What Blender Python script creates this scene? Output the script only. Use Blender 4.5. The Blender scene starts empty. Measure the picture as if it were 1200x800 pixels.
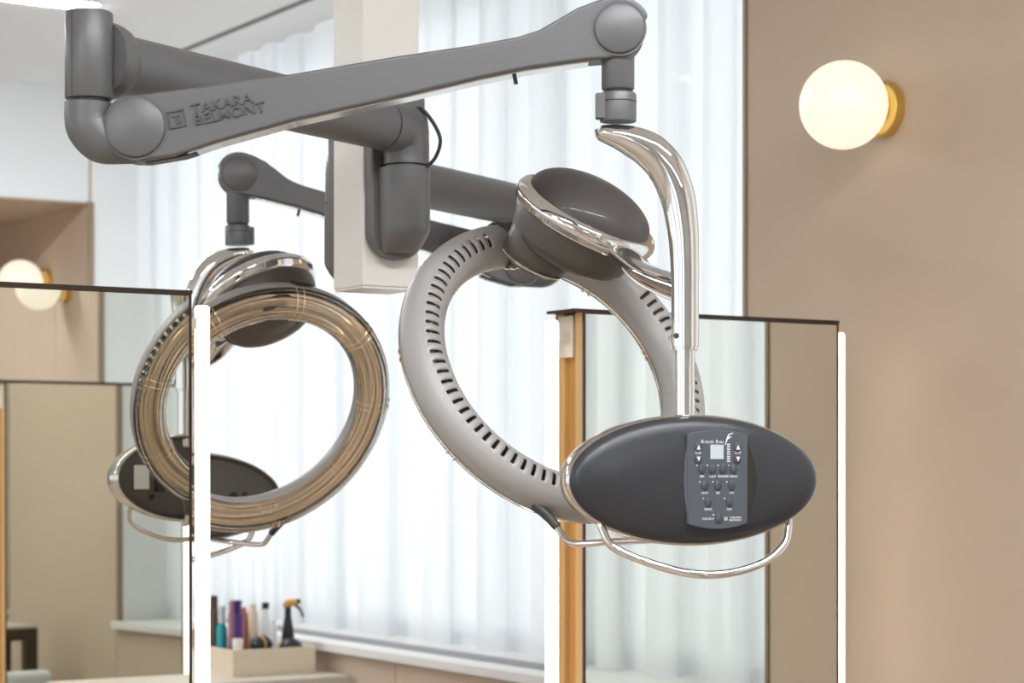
import bpy, bmesh, math, random
from mathutils import Vector, Matrix

random.seed(7)
SC = bpy.context.scene
COL = SC.collection
PI = math.pi
V3 = Vector

# ------------------------------------------------------------------ camera, world, exposure
EYE = 1.35                                   # camera height above the floor
YAW = math.radians(32.13)                    # camera turned from the window wall direction (+Y)
cam_d = bpy.data.cameras.new('camera')
cam_d.sensor_width = 36.0
cam_d.lens = 75.0
cam_d.shift_y = 0.1208
cam_d.dof.use_dof = True
cam_d.dof.focus_distance = 3.35
cam_d.dof.aperture_fstop = 6.3
cam = bpy.data.objects.new('camera', cam_d)
COL.objects.link(cam)
cam.location = (0, 0, EYE)
cam.rotation_euler = (PI / 2, 0, -YAW)
SC.camera = cam

world = bpy.data.worlds.new('overcast_sky')
SC.world = world
world.use_nodes = True
world.node_tree.nodes['Background'].inputs[0].default_value = (0.94, 0.97, 1.0, 1)
world.node_tree.nodes['Background'].inputs[1].default_value = 1.65

SC.view_settings.view_transform = 'Standard'
SC.view_settings.look = 'None'
SC.view_settings.gamma = 1
SC.view_settings.use_curve_mapping = False
SC.view_settings.exposure = 0.1
SC.cycles.use_denoising = True
SC.cycles.max_bounces = 14
SC.cycles.diffuse_bounces = 6
SC.cycles.glossy_bounces = 6
SC.cycles.transmission_bounces = 10
SC.cycles.transparent_max_bounces = 12
SC.cycles.sample_clamp_indirect = 8.0

U = V3((math.cos(YAW), -math.sin(YAW), 0))   # to the right seen from the aisle
F = V3((math.sin(YAW), math.cos(YAW), 0))    # away from the aisle
UP = V3((0, 0, 1))

# ------------------------------------------------------------------ materials
def mat(name, color, rough=0.5, metal=0.0, noise=0.0, scale=40.0, bump=0.0, bscale=300.0, coat=0.0, spec=0.5,
        stretch=None, emission=None, estr=0.0, trans=0.0, ior=1.45):
    m = bpy.data.materials.new(name)
    m.use_nodes = True
    nt = m.node_tree
    b = nt.nodes['Principled BSDF']
    c = (*color, 1)
    b.inputs['Base Color'].default_value = c
    b.inputs['Roughness'].default_value = rough
    b.inputs['Metallic'].default_value = metal
    b.inputs['Specular IOR Level'].default_value = spec
    b.inputs['Coat Weight'].default_value = coat
    b.inputs['Transmission Weight'].default_value = trans
    b.inputs['IOR'].default_value = ior
    if emission:
        b.inputs['Emission Color'].default_value = (*emission, 1)
        b.inputs['Emission Strength'].default_value = estr
    tc = None
    if noise or bump:
        tc = nt.nodes.new('ShaderNodeTexCoord')
        mp = nt.nodes.new('ShaderNodeMapping')
        if stretch:
            mp.inputs['Scale'].default_value = stretch
        nt.links.new(tc.outputs['Object'], mp.inputs['Vector'])
    if noise:
        n = nt.nodes.new('ShaderNodeTexNoise')
        n.inputs['Scale'].default_value = scale
        n.inputs['Detail'].default_value = 5
        nt.links.new(mp.outputs[0], n.inputs['Vector'])
        r = nt.nodes.new('ShaderNodeMix')
        r.data_type = 'RGBA'
        r.inputs[6].default_value = tuple(max(0, x * (1 - noise)) for x in color) + (1,)
        r.inputs[7].default_value = tuple(min(1, x * (1 + noise)) for x in color) + (1,)
        nt.links.new(n.outputs['Fac'], r.inputs[0])
        nt.links.new(r.outputs[2], b.inputs['Base Color'])
    if bump:
        n2 = nt.nodes.new('ShaderNodeTexNoise')
        n2.inputs['Scale'].default_value = bscale
        nt.links.new(mp.outputs[0], n2.inputs['Vector'])
        bp = nt.nodes.new('ShaderNodeBump')
        bp.inputs['Strength'].default_value = bump
        bp.inputs['Distance'].default_value = 0.001
        nt.links.new(n2.outputs['Fac'], bp.inputs['Height'])
        nt.links.new(bp.outputs[0], b.inputs['Normal'])
    return m

M = {}
M['grey'] = mat('grey_powder_coat', (0.138, 0.137, 0.141), 0.40, 0.25, noise=0.05, scale=300, bump=0.08, bscale=900)
M['emboss'] = mat('grey_letter_edge_shade', (0.098, 0.097, 0.100), 0.42, 0.25)  # arm grey darkened, standing in for shadows along the letter edges
M['grey_dark'] = mat('dark_grey_plastic', (0.05, 0.047, 0.045), 0.45)
M['drum'] = mat('brown_grey_satin', (0.105, 0.092, 0.083), 0.40, 0.35, noise=0.05, scale=300)
M['shell'] = mat('light_grey_plastic', (0.36, 0.345, 0.335), 0.45, 0.1, noise=0.02, scale=200)
M['chrome'] = mat('polished_chrome', (0.78, 0.77, 0.755), 0.05, 1.0)
M['satin'] = mat('satin_steel', (0.72, 0.69, 0.66), 0.16, 1.0)
M['pad'] = mat('dark_soft_pad', (0.062, 0.052, 0.052), 0.50, 0.0, noise=0.10, scale=60, bump=0.05, bscale=200, coat=0.15)
M['panel'] = mat('charcoal_plastic', (0.036, 0.037, 0.042), 0.34, 0.1, noise=0.05, scale=500, bump=0.05, bscale=1200)
M['keypad'] = mat('slate_keypad', (0.078, 0.087, 0.106), 0.45)
M['button'] = mat('button_rubber', (0.062, 0.068, 0.084), 0.5)
M['print'] = mat('white_print', (0.72, 0.74, 0.76), 0.6)
M['lcd'] = mat('pale_display', (0.50, 0.55, 0.58), 0.25)
M['scoop'] = mat('dark_scoop', (0.02, 0.017, 0.014), 0.5)
M['black'] = mat('black_rubber', (0.012, 0.012, 0.013), 0.45)
M['label_w'] = mat('white_label', (0.75, 0.74, 0.70), 0.6)
M['bronze'] = mat('bronze_reflector', (0.85, 0.80, 0.73), 0.22, 1.0)
M['rod'] = mat('amber_heater_rod', (0.87, 0.77, 0.62), 0.15, 0.8)
M['wire'] = mat('pale_wire', (0.85, 0.72, 0.5), 0.25, 1.0)
M['glass'] = mat('clear_plastic', (0.97, 0.94, 0.90), 0.03, 0.0, trans=1.0, ior=1.35)
M['post'] = mat('white_post_paint', (0.74, 0.71, 0.67), 0.35, noise=0.02, scale=30)
M['white'] = mat('white_paint', (0.80, 0.81, 0.82), 0.6, noise=0.015, scale=8)
M['ceil'] = mat('ceiling_paint', (0.80, 0.81, 0.825), 0.7, noise=0.01, scale=6)
M['beige'] = mat('beige_wall_paint', (0.53, 0.415, 0.315), 0.6, noise=0.025, scale=12, bump=0.04, bscale=400)
M['beige2'] = mat('beige_soffit_paint', (0.55, 0.44, 0.34), 0.6, noise=0.02, scale=12)
M['joint'] = mat('panel_joint', (0.16, 0.12, 0.09), 0.7)
M['edge'] = mat('corner_strip', (0.30, 0.22, 0.155), 0.5)
M['floor'] = mat('oak_floor', (0.40, 0.325, 0.25), 0.35, noise=0.25, scale=6, stretch=(14, 1, 1))
M['sill'] = mat('sill_stone', (0.70, 0.69, 0.67), 0.4, noise=0.03, scale=30)
M['grille'] = mat('grille_grey', (0.36, 0.36, 0.37), 0.5, 0.4)
M['bronze_edge'] = mat('bronze_edge', (0.055, 0.038, 0.028), 0.35, 0.6)
M['mirror'] = mat('mirror_glass', (0.80, 0.81, 0.765), 0.003, 1.0)
M['wood'] = mat('honey_wood', (0.40, 0.205, 0.060), 0.45, noise=0.16, scale=9, stretch=(14, 14, 0.7))
M['wood_lt'] = mat('pale_wood', (0.47, 0.285, 0.11), 0.45, noise=0.12, scale=9, stretch=(14, 14, 0.7))
M['plate'] = mat('putty_plate', (0.50, 0.44, 0.37), 0.5)
M['led'] = mat('light_tube', (0.9, 0.9, 0.9), 0.5, emission=(1.0, 0.94, 0.84), estr=2.5)
M['globe'] = mat('opal_globe', (0.30, 0.28, 0.25), 0.35, emission=(1.0, 0.90, 0.72), estr=0.88)
M['brass'] = mat('brushed_brass', (0.80, 0.56, 0.17), 0.28, 1.0)
M['ceil_led'] = mat('ceiling_light', (0.9, 0.9, 0.9), 0.5, emission=(0.94, 0.975, 1.0), estr=95.0)
M['tray'] = mat('pale_tray_wood', (0.66, 0.56, 0.42), 0.5, noise=0.06, scale=10, stretch=(1, 8, 8))
M['counter'] = mat('counter_top', (0.55, 0.49, 0.42), 0.4, noise=0.1, scale=20)
M['dark_wood'] = mat('dark_walnut', (0.055, 0.032, 0.018), 0.35, noise=0.2, scale=10)
M['chair'] = mat('white_leather', (0.72, 0.72, 0.73), 0.45, bump=0.1, bscale=200)

def glass_pane():
    m = bpy.data.materials.new('window_glass')
    m.use_nodes = True
    nt = m.node_tree
    nt.nodes.remove(nt.nodes['Principled BSDF'])
    t = nt.nodes.new('ShaderNodeBsdfTransparent')
    t.inputs[0].default_value = (0.96, 0.98, 0.98, 1)
    g = nt.nodes.new('ShaderNodeBsdfGlossy')
    g.inputs['Roughness'].default_value = 0.01
    mx = nt.nodes.new('ShaderNodeMixShader')
    mx.inputs[0].default_value = 0.06
    nt.links.new(t.outputs[0], mx.inputs[1]); nt.links.new(g.outputs[0], mx.inputs[2])
    nt.links.new(mx.outputs[0], nt.nodes['Material Output'].inputs[0])
    return m
M['pane'] = glass_pane()

def sheer():
    m = bpy.data.materials.new('sheer_voile')
    m.use_nodes = True
    nt = m.node_tree
    nt.nodes.remove(nt.nodes['Principled BSDF'])
    tl = nt.nodes.new('ShaderNodeBsdfTranslucent'); tl.inputs[0].default_value = (0.86, 0.87, 0.88, 1)
    df = nt.nodes.new('ShaderNodeBsdfDiffuse'); df.inputs[0].default_value = (0.86, 0.87, 0.88, 1)
    tp = nt.nodes.new('ShaderNodeBsdfTransparent'); tp.inputs[0].default_value = (0.95, 0.96, 0.97, 1)
    tc = nt.nodes.new('ShaderNodeTexCoord')
    w = nt.nodes.new('ShaderNodeTexNoise'); w.inputs['Scale'].default_value = 900
    nt.links.new(tc.outputs['Object'], w.inputs['Vector'])
    bp = nt.nodes.new('ShaderNodeBump'); bp.inputs['Strength'].default_value = 0.05
    nt.links.new(w.outputs['Fac'], bp.inputs['Height'])
    nt.links.new(bp.outputs[0], df.inputs['Normal'])
    a = nt.nodes.new('ShaderNodeMixShader'); a.inputs[0].default_value = 0.42
    nt.links.new(tl.outputs[0], a.inputs[1]); nt.links.new(df.outputs[0], a.inputs[2])
    b = nt.nodes.new('ShaderNodeMixShader'); b.inputs[0].default_value = 0.10
    nt.links.new(a.outputs[0], b.inputs[1]); nt.links.new(tp.outputs[0], b.inputs[2])
    nt.links.new(b.outputs[0], nt.nodes['Material Output'].inputs[0])
    return m
M['sheer'] = sheer()

# ------------------------------------------------------------------ mesh helpers (all points in world metres)
class MB:
    def __init__(self):
        self.v = []; self.f = []; self.s = []
    def add(self, verts, faces, smooth=False):
        o = len(self.v)
        self.v += [V3(p) for p in verts]
        self.f += [tuple(i + o for i in f) for f in faces]
        self.s += [smooth] * len(faces)
        return self
    def box(self, a, b):
        x0, y0, z0 = a; x1, y1, z1 = b
        return self.add([(x0, y0, z0), (x1, y0, z0), (x1, y1, z0), (x0, y1, z0), (x0, y0, z1), (x1, y0, z1), (x1, y1, z1), (x0, y1, z1)],
                        [(0, 3, 2, 1), (4, 5, 6, 7), (0, 1, 5, 4), (1, 2, 6, 5), (2, 3, 7, 6), (3, 0, 4, 7)])
    def lathe(self, o, ax, prof, n=32, smooth=True, sx=None, kx=1.0, ky=1.0):
        """prof: (radius, height along ax)"""
        ax = V3(ax).normalized()
        e1 = V3(sx) if sx else ax.orthogonal()
        e1 = (e1 - ax * e1.dot(ax)).normalized()
        e2 = ax.cross(e1)
        o = V3(o)
        vs = []; fs = []
        for r, h in prof:
            for i in range(n):
                t = 2 * PI * i / n
                vs.append(o + ax * h + e1 * (r * kx * math.cos(t)) + e2 * (r * ky * math.sin(t)))
        k = len(prof)
        for j in range(k - 1):
            for i in range(n):
                i2 = (i + 1) % n
                fs.append((j * n + i, j * n + i2, (j + 1) * n + i2, (j + 1) * n + i))
        self.add(vs, fs, smooth)
        if prof[0][0] > 1e-6:
            self.add([vs[i] for i in range(n)][::-1], [tuple(range(n))])
        if prof[-1][0] > 1e-6:
            self.add([vs[(k - 1) * n + i] for i in range(n)], [tuple(range(n))])
        return self
    def sweep(self, pts, rad, n=16, side=None, interp=6, cap=True):
        """rad: float, or list of r / (r_side, r_other); side: fixed direction of the first axis"""
        P = [V3(p) for p in pts]
        if not isinstance(rad, (list, tuple)):
            rad = [rad] * len(P)
        R = [(r, r) if not isinstance(r, (list, tuple)) else tuple(r) for r in rad]
        if interp > 1 and len(P) > 2:
            Q = []; RR = []
            for i in range(len(P) - 1):
                p0 = P[max(i - 1, 0)]; p1 = P[i]; p2 = P[i + 1]; p3 = P[min(i + 2, len(P) - 1)]
                for k in range(interp):
                    t = k / interp
                    Q.append(0.5 * ((2 * p1) + (p2 - p0) * t + (2 * p0 - 5 * p1 + 4 * p2 - p3) * t * t + (3 * p1 - p0 - 3 * p2 + p3) * t ** 3))
                    RR.append(tuple(R[i][q] * (1 - t) + R[i + 1][q] * t for q in (0, 1)))
            Q.append(P[-1]); RR.append(R[-1])
            P, R = Q, RR
        vs = []; fs = []
        e = None
        for i, p in enumerate(P):
            d = (P[min(i + 1, len(P) - 1)] - P[max(i - 1, 0)]).normalized()
            if side is not None:
                e1 = V3(side)
            else:
                e1 = e if e is not None else d.orthogonal()
            e1 = (e1 - d * e1.dot(d)).normalized()
            e = e1
            e2 = d.cross(e1)
            for k in range(n):
                t = 2 * PI * k / n
                vs.append(p + e1 * (R[i][0] * math.cos(t)) + e2 * (R[i][1] * math.sin(t)))
        for j in range(len(P) - 1):
            for i in range(n):
                i2 = (i + 1) % n
                fs.append((j * n + i, j * n + i2, (j + 1) * n + i2, (j + 1) * n + i))
        self.add(vs, fs, True)
        if cap:
            self.add([vs[i] for i in range(n)][::-1], [tuple(range(n))])
            self.add([vs[(len(P) - 1) * n + i] for i in range(n)], [tuple(range(n))])
        return self
    def prism(self, o, e1, e2, poly, ext, smooth_side=False):
        """poly in (e1, e2) extruded by vector ext, centred"""
        o = V3(o); e1 = V3(e1); e2 = V3(e2); ext = V3(ext)
        n = len(poly)
        a = [o + e1 * x + e2 * y - ext / 2 for x, y in poly]
        b = [p + ext for p in a]
        self.add(a + b, [tuple(range(n))[::-1], tuple(range(n, 2 * n))])
        self.add(a + b, [(i, (i + 1) % n, n + (i + 1) % n, n + i) for i in range(n)], smooth_side)
        return self
    def build(self, name, m, parent=None, bevel=0.0, seg=2, smooth_angle=None, auto=False, subsurf=0):
        org = V3(parent['origin']) if parent is not None and 'origin' in parent else V3((0, 0, 0))
        me = bpy.data.meshes.new(name)
        me.from_pydata([p - org for p in self.v], [], self.f)
        bm = bmesh.new(); bm.from_mesh(me)
        for fa, s in zip(bm.faces, self.s):
            fa.smooth = s
        bmesh.ops.remove_doubles(bm, verts=bm.verts, dist=1e-5)
        bmesh.ops.recalc_face_normals(bm, faces=bm.faces)
        bm.to_mesh(me); bm.free()
        o = bpy.data.objects.new(name, me)
        COL.objects.link(o)
        me.materials.append(m)
        if bevel:
            for p in me.polygons:
                p.use_smooth = True
            md = o.modifiers.new('bevel', 'BEVEL'); md.width = bevel; md.segments = seg; md.limit_method = 'ANGLE'
            md.angle_limit = math.radians(35); md.harden_normals = True
        elif auto:
            for p in me.polygons:
                p.use_smooth = True
            me.set_sharp_from_angle(angle=math.radians(38))
        else:
            if any(self.s):
                me.set_sharp_from_angle(angle=math.radians(42))
        if subsurf:
            md = o.modifiers.new('sub', 'SUBSURF'); md.levels = subsurf; md.render_levels = subsurf
        if parent is not None:
            o.parent = parent
            o['origin'] = tuple(org)
        return o

def thing(name, label, cat, loc=(0, 0, 0), group=None):
    o = bpy.data.objects.new(name, None)
    COL.objects.link(o)
    o.empty_display_size = 0.05
    o.location = loc
    o['origin'] = tuple(loc)
    o['label'] = label
    o['category'] = cat
    if group:
        o['group'] = group
    return o

def tag(o, label, cat, group=None):
    o['label'] = label; o['category'] = cat
    if group:
        o['group'] = group
    return o

def struct(o, label=None):
    o['kind'] = 'structure'
    if label:
        o['label'] = label
    return o

def text_mesh(body, size, extrude=0.0, align='CENTER', shear=0.0, bold=0.0):
    cu = bpy.data.curves.new('lettering', 'FONT')
    cu.body = body; cu.size = size; cu.extrude = extrude; cu.align_x = align; cu.align_y = 'CENTER'
    cu.resolution_u = 2; cu.shear = shear; cu.offset = bold
    ob = bpy.data.objects.new('lettering_tmp', cu)
    COL.objects.link(ob)
    dg = bpy.context.evaluated_depsgraph_get()
    me = bpy.data.meshes.new_from_object(ob.evaluated_get(dg))
    vs = [v.co.copy() for v in me.vertices]
    fs = [tuple(p.vertices) for p in me.polygons]
    bpy.data.objects.remove(ob); bpy.data.curves.remove(cu); bpy.data.meshes.remove(me)
    return vs, fs

def put_text(name, body, size, o, e1, e2, m, parent, extrude=0.0004, align='CENTER', sx=1.0, shear=0.0, bold=0.0):
    vs, fs = text_mesh(body, size, extrude, align, shear, bold)
    e1 = V3(e1); e2 = V3(e2); e3 = e1.cross(e2).normalized()
    mb = MB()
    mb.add([V3(o) + e1 * (v.x * sx) + e2 * v.y + e3 * v.z for v in vs], fs)
    return mb.build(name, m, parent)

# ------------------------------------------------------------------ the room
XW = 3.20            # face of the window wall
XO = 3.66            # its outer face
CEIL = 2.90
X0, Y0, Y1 = -4.2, -6.0, 11.0
ROW = 3.48           # front face of the row of mirror stations
SILL = 0.775
JAMBS = [(-2.32, -1.29), (0.86, 1.83), (3.01, 4.035), (8.38, Y1)]      # piers between the window bays
BAYS = [(-1.29, 0.86), (1.83, 3.01), (4.035, 8.38)]
SOFFIT = EYE + 1.085

struct(MB().box((X0, Y0, -0.1), (XO, Y1, 0)).build('floor', M['floor']), 'oak plank floor')
struct(MB().box((X0, Y0, CEIL), (XO, Y1, CEIL + 0.1)).build('ceiling', M['ceil']), 'white painted ceiling')
LW = [(-4.6, -1.6), (-1.0, 2.0), (2.6, 5.6), (6.2, 9.2)]      # tall unseen windows, added on the opposite side to brighten the salon
wl = MB().box((X0 - 0.2, Y0, 0), (X0, Y1, 0.5)).box((X0 - 0.2, Y0, 2.7), (X0, Y1, CEIL))
ys = [Y0] + [y for ab in LW for y in ab] + [Y1]
for i in range(0, len(ys), 2):
    wl.box((X0 - 0.2, ys[i], 0.5), (X0, ys[i + 1], 2.7))
struct(wl.build('wall_left', M['white']))
for i, (a, b) in enumerate(LW):
    wo = struct(MB().box((X0 - 0.15, a, 0.5), (X0 - 0.09, b, 0.55)).box((X0 - 0.15, a, 2.65), (X0 - 0.09, b, 2.7)).box((X0 - 0.15, a, 0.55), (X0 - 0.09, a + 0.05, 2.65)).box((X0 - 0.15, b - 0.05, 0.55), (X0 - 0.09, b, 2.65)).build('window_%d' % (i + 4), M['white']))
    MB().box((X0 - 0.13, a + 0.03, 0.53), (X0 - 0.124, b - 0.03, 2.67)).build('pane', M['pane'], wo)
struct(MB().box((X0, Y0 - 0.1, 0), (XO, Y0, CEIL)).build('wall_back', M['white']))
struct(MB().box((X0, Y1, 0), (XO, Y1 + 0.1, CEIL)).build('wall_far', M['beige']))
# window wall: a backing with panels in front of it
wall = struct(MB().box((XW + 0.014, Y0, 0), (XO, JAMBS[0][0], CEIL)).build('wall_right', M['joint']), 'beige panelled wall with deep window bays')
for a, b in JAMBS:
    MB().box((XW + 0.014, a, 0), (XO, b, CEIL)).build('pier', M['white'], wall)
for a, b in BAYS:
    MB().box((XW + 0.014, a, 0), (XO, b, SILL - 0.035)).build('parapet', M['joint'], wall)
def wall_panel(a, b, z0, z1):
    MB().box((XW, a + 0.0015, z0), (XW + 0.02, b - 0.0015, z1)).build('panel', M['beige'], wall, bevel=0.001, seg=1)
wall_panel(3.01, 4.035, 0, CEIL)
wall_panel(0.86, 1.83, 0, CEIL)
for a, b in ((8.38, 9.42), (9.42, 10.46), (10.46, Y1)):
    wall_panel(a, b, 0, CEIL)
for a, b in ((-3.36, -2.32), (-2.32, -1.80), (-1.80, -1.29), (-4.4, -3.36), (-5.5, -4.4)):
    wall_panel(a, b, 0, CEIL)
for lo, hi, n in ((4.035, 8.38, 5), (-1.29, 0.86, 3), (1.83, 3.01, 2)):
    for i in range(n):
        wall_panel(lo + (hi - lo) * i / n, lo + (hi - lo) * (i + 1) / n, 0, SILL - 0.035)

tn = 1
for y in (3.01, 4.035, 8.38, -1.29, 0.86, 1.83):
    s = 1 if y in (4.035, -1.29, 1.83) else -1
    struct(MB().box((XW - 0.004, min(y, y + s * 0.012), SILL), (XW + 0.02, max(y, y + s * 0.012), SOFFIT if y > 8 else CEIL)).build('trim_%d' % tn, M['edge']), 'thin brown corner strip at the window bay')
    tn += 1
for a, b in BAYS:
    struct(MB().box((XW - 0.03, a, SILL - 0.03), (XO, b, SILL)).build('trim_%d' % tn, M['sill'], bevel=0.004), 'pale window sill ledge')
    tn += 1
for a, b in BAYS:
    struct(MB().box((XW - 0.012, a, CEIL - 0.004), (XW + 0.012, b, CEIL + 0.01)).build('trim_%d' % tn, M['bronze_edge']), 'dark slot line in the ceiling along the curtains')
    tn += 1
# dropped beams across the piers
struct(MB().box((X0, 3.01, EYE + 1.36), (XW, 4.035, CEIL)).build('trim_%d' % tn, M['white']), 'white ceiling beam carrying the post'); tn += 1
struct(MB().box((X0, 8.38, SOFFIT), (XW, Y1, CEIL)).build('trim_%d' % tn, M['white']), 'white lowered ceiling edge at the far end'); tn += 1
struct(MB().box((X0, 8.385, SOFFIT - 0.006), (XW, Y1, SOFFIT)).build('trim_%d' % tn, M['beige2']), 'beige underside of the lowered ceiling'); tn += 1

# windows
for wi, (a, b) in enumerate(BAYS):
    w = MB()
    xf = XO - 0.09
    for z0, z1 in ((SILL, SILL + 0.06), (CEIL - 0.06, CEIL)):
        w.box((xf, a, z0), (xf + 0.06, b, z1))
    for y in (a, b - 0.06):
        w.box((xf, y, SILL + 0.06), (xf + 0.06, y + 0.06, CEIL - 0.06))
    wo = struct(w.build('window_%d' % (wi + 1), M['white']), 'wide window behind sheer curtains')
    n = 3 if b - a > 3 else (2 if b - a > 1 else 1)
    for i in range(1, n):
        y = a + (b - a) * i / n
        MB().box((xf, y - 0.035, SILL + 0.06), (xf + 0.06, y + 0.035, CEIL - 0.06)).build('mullion', M['white'], wo)
    for i in range(n):
        y0 = a + (b - a) * i / n; y1 = a + (b - a) * (i + 1) / n
        MB().box((xf + 0.02, y0 + 0.03, SILL + 0.05), (xf + 0.026, y1 - 0.03, CEIL - 0.05)).build('pane', M['pane'], wo)

# sill grilles
def grille(y0, y1, label):
    g = thing('vent_grille', label, 'vent grille', (XW + 0.10, y0, SILL), 'air grilles in the sills')
    MB().box((XW + 0.055, y0, SILL), (XW + 0.145, y1, SILL + 0.003)).build('frame', M['grille'], g)
    for i in range(4):
        x = XW + 0.066 + i * 0.019
        MB().box((x, y0 + 0.01, SILL + 0.003), (x + 0.010, y1 - 0.01, SILL + 0.006)).build('slat', M['grille'], g)
grille(4.45, 7.3, 'long grey air grille set into the window sill below the curtains')

# curtains: every drop is a thing; the pleats fold back over themselves
def curtain(y0, y1, seed, label, amp=0.034):
    r = random.Random(seed)
    path = []
    y = 0.0
    while y < 1.0:
        p = r.uniform(0.20, 0.50)
        bb = p * r.uniform(0.07, 0.15)
        am = amp * r.uniform(0.6, 1.2)
        sk = r.uniform(-0.25, 0.25)
        path.append((p, bb, am, sk))
        y += p / (y1 - y0)
    tot = sum(p for p, *_ in path)
    k = (y1 - y0) / tot
    pts = []
    yy = 0.0
    n = 26
    for p, bb, am, sk in path:
        for i in range(n):
            f = 2 * PI * i / n
            pts.append((am * math.sin(f + sk * math.sin(f)), yy + p * i / n - bb * math.sin(2 * f) * (1 + sk)))
        yy += p
    pts.append((0.0, yy))
    n = len(pts) - 1
    nz = 9
    z0 = SILL + 0.006; z1 = CEIL - 0.004
    vs = []; fs = []
    wob = [r.uniform(0, 6.28) for _ in range(3)]
    for j in range(nz + 1):
        tz = j / nz
        for x, y in pts:
            yv = min(max(y * k, 0.0), y1 - y0)
            e = math.sin(PI * yv / (y1 - y0)) ** 0.4 if 0 < yv < y1 - y0 else 0.0
            vs.append((3.432 + x * (1.0 - 0.25 * tz) + 0.006 * math.sin(3 * tz + wob[0] + 4 * yv), y0 + yv + e * 0.010 * math.sin(2.4 * tz + wob[1] + 5 * yv), z0 + (z1 - z0) * tz))
    for j in range(nz):
        for i in range(n):
            q = j * (n + 1) + i
            fs.append((q, q + 1, q + n + 2, q + n + 1))
    hv = [(vs[i][0] + 0.003, vs[i][1], zz) for zz in (z0, z0 + 0.05) for i in range(n + 1)]
    t = thing('sheer_curtain', label, 'curtain', (3.432, (y0 + y1) / 2, z0), 'sheer white curtains')
    MB().add(vs, fs, True).build('drop', M['sheer'], t)
    MB().add(hv, [(i, i + 1, n + 2 + i, n + 1 + i) for i in range(n)], True).build('hem', M['sheer'], t)
curtain(4.052, 5.02, 3, 'white sheer curtain drop next to the beige pier with the large globe lamp')
curtain(5.025, 5.98, 11, 'white sheer curtain drop behind the right dryer ring')
curtain(5.985, 7.00, 23, 'white sheer curtain drop behind the tray of bottles')
curtain(7.005, 8.365, 31, 'farthest white sheer curtain drop at the left end of the window')
curtain(1.85, 2.99, 41, 'white sheer curtain drop seen in the right mirror beside the beige strip')
curtain(-1.27, -0.20, 47, 'white sheer curtain drop reflected at the top of the left mirror')
curtain(-0.195, 0.84, 43, 'white sheer curtain drop reflected low in the left mirror')

# ceiling lights
def ceiling_light(x0, x1, y, label):
    t = thing('ceiling_light', label, 'ceiling light', ((x0 + x1) / 2, y, CEIL), 'linear ceiling lights')
    MB().box((x0, y - 0.055, CEIL - 0.006), (x1, y + 0.055, CEIL)).build('frame', M['white'], t)
    MB().box((x0 + 0.01, y - 0.045, CEIL - 0.010), (x1 - 0.01, y + 0.045, CEIL - 0.006)).build('diffuser', M['ceil_led'], t)
ceiling_light(0.4, 2.64, 6.84, 'slim recessed ceiling light at the top left corner')
ceiling_light(0.2, 2.64, 1.4, 'slim recessed ceiling light over the front row of mirrors')
ceiling_light(-3.2, -0.8, 6.84, 'slim recessed ceiling light at the far left of the room')
ceiling_light(-3.2, -0.8, 1.4, 'slim recessed ceiling light left of the aisle')
ceiling_light(0.2, 2.6, -2.2, 'slim recessed ceiling light behind the front row')

# globe wall lamps
def globe(y, label):
    z = EYE + 0.783
    t = thing('globe_lamp', label, 'wall lamp', (XW, y, z), 'opal globe wall lamps')
    MB().lathe((XW, y, z), (-1, 0, 0), [(0.062, 0), (0.062, 0.024), (0.058, 0.027), (0.04, 0.027), (0.04, 0.04)], 40).build('brass_base', M['brass'], t)
    r = 0.096
    c = 0.122
    MB().lathe((XW - c, y, z), (-1, 0, 0), [(max(r * math.sin(PI * i / 24), 1e-7), -r * math.cos(PI * i / 24)) for i in range(25)], 48).build('globe', M['globe'], t)
globe(3.545, 'large glowing opal globe lamp on the beige pier at the right')
globe(8.86, 'small far glowing opal globe lamp cut off by the left mirror')
globe(-1.66, 'glowing opal globe lamp seen as a reflection in the left mirror')

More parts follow.
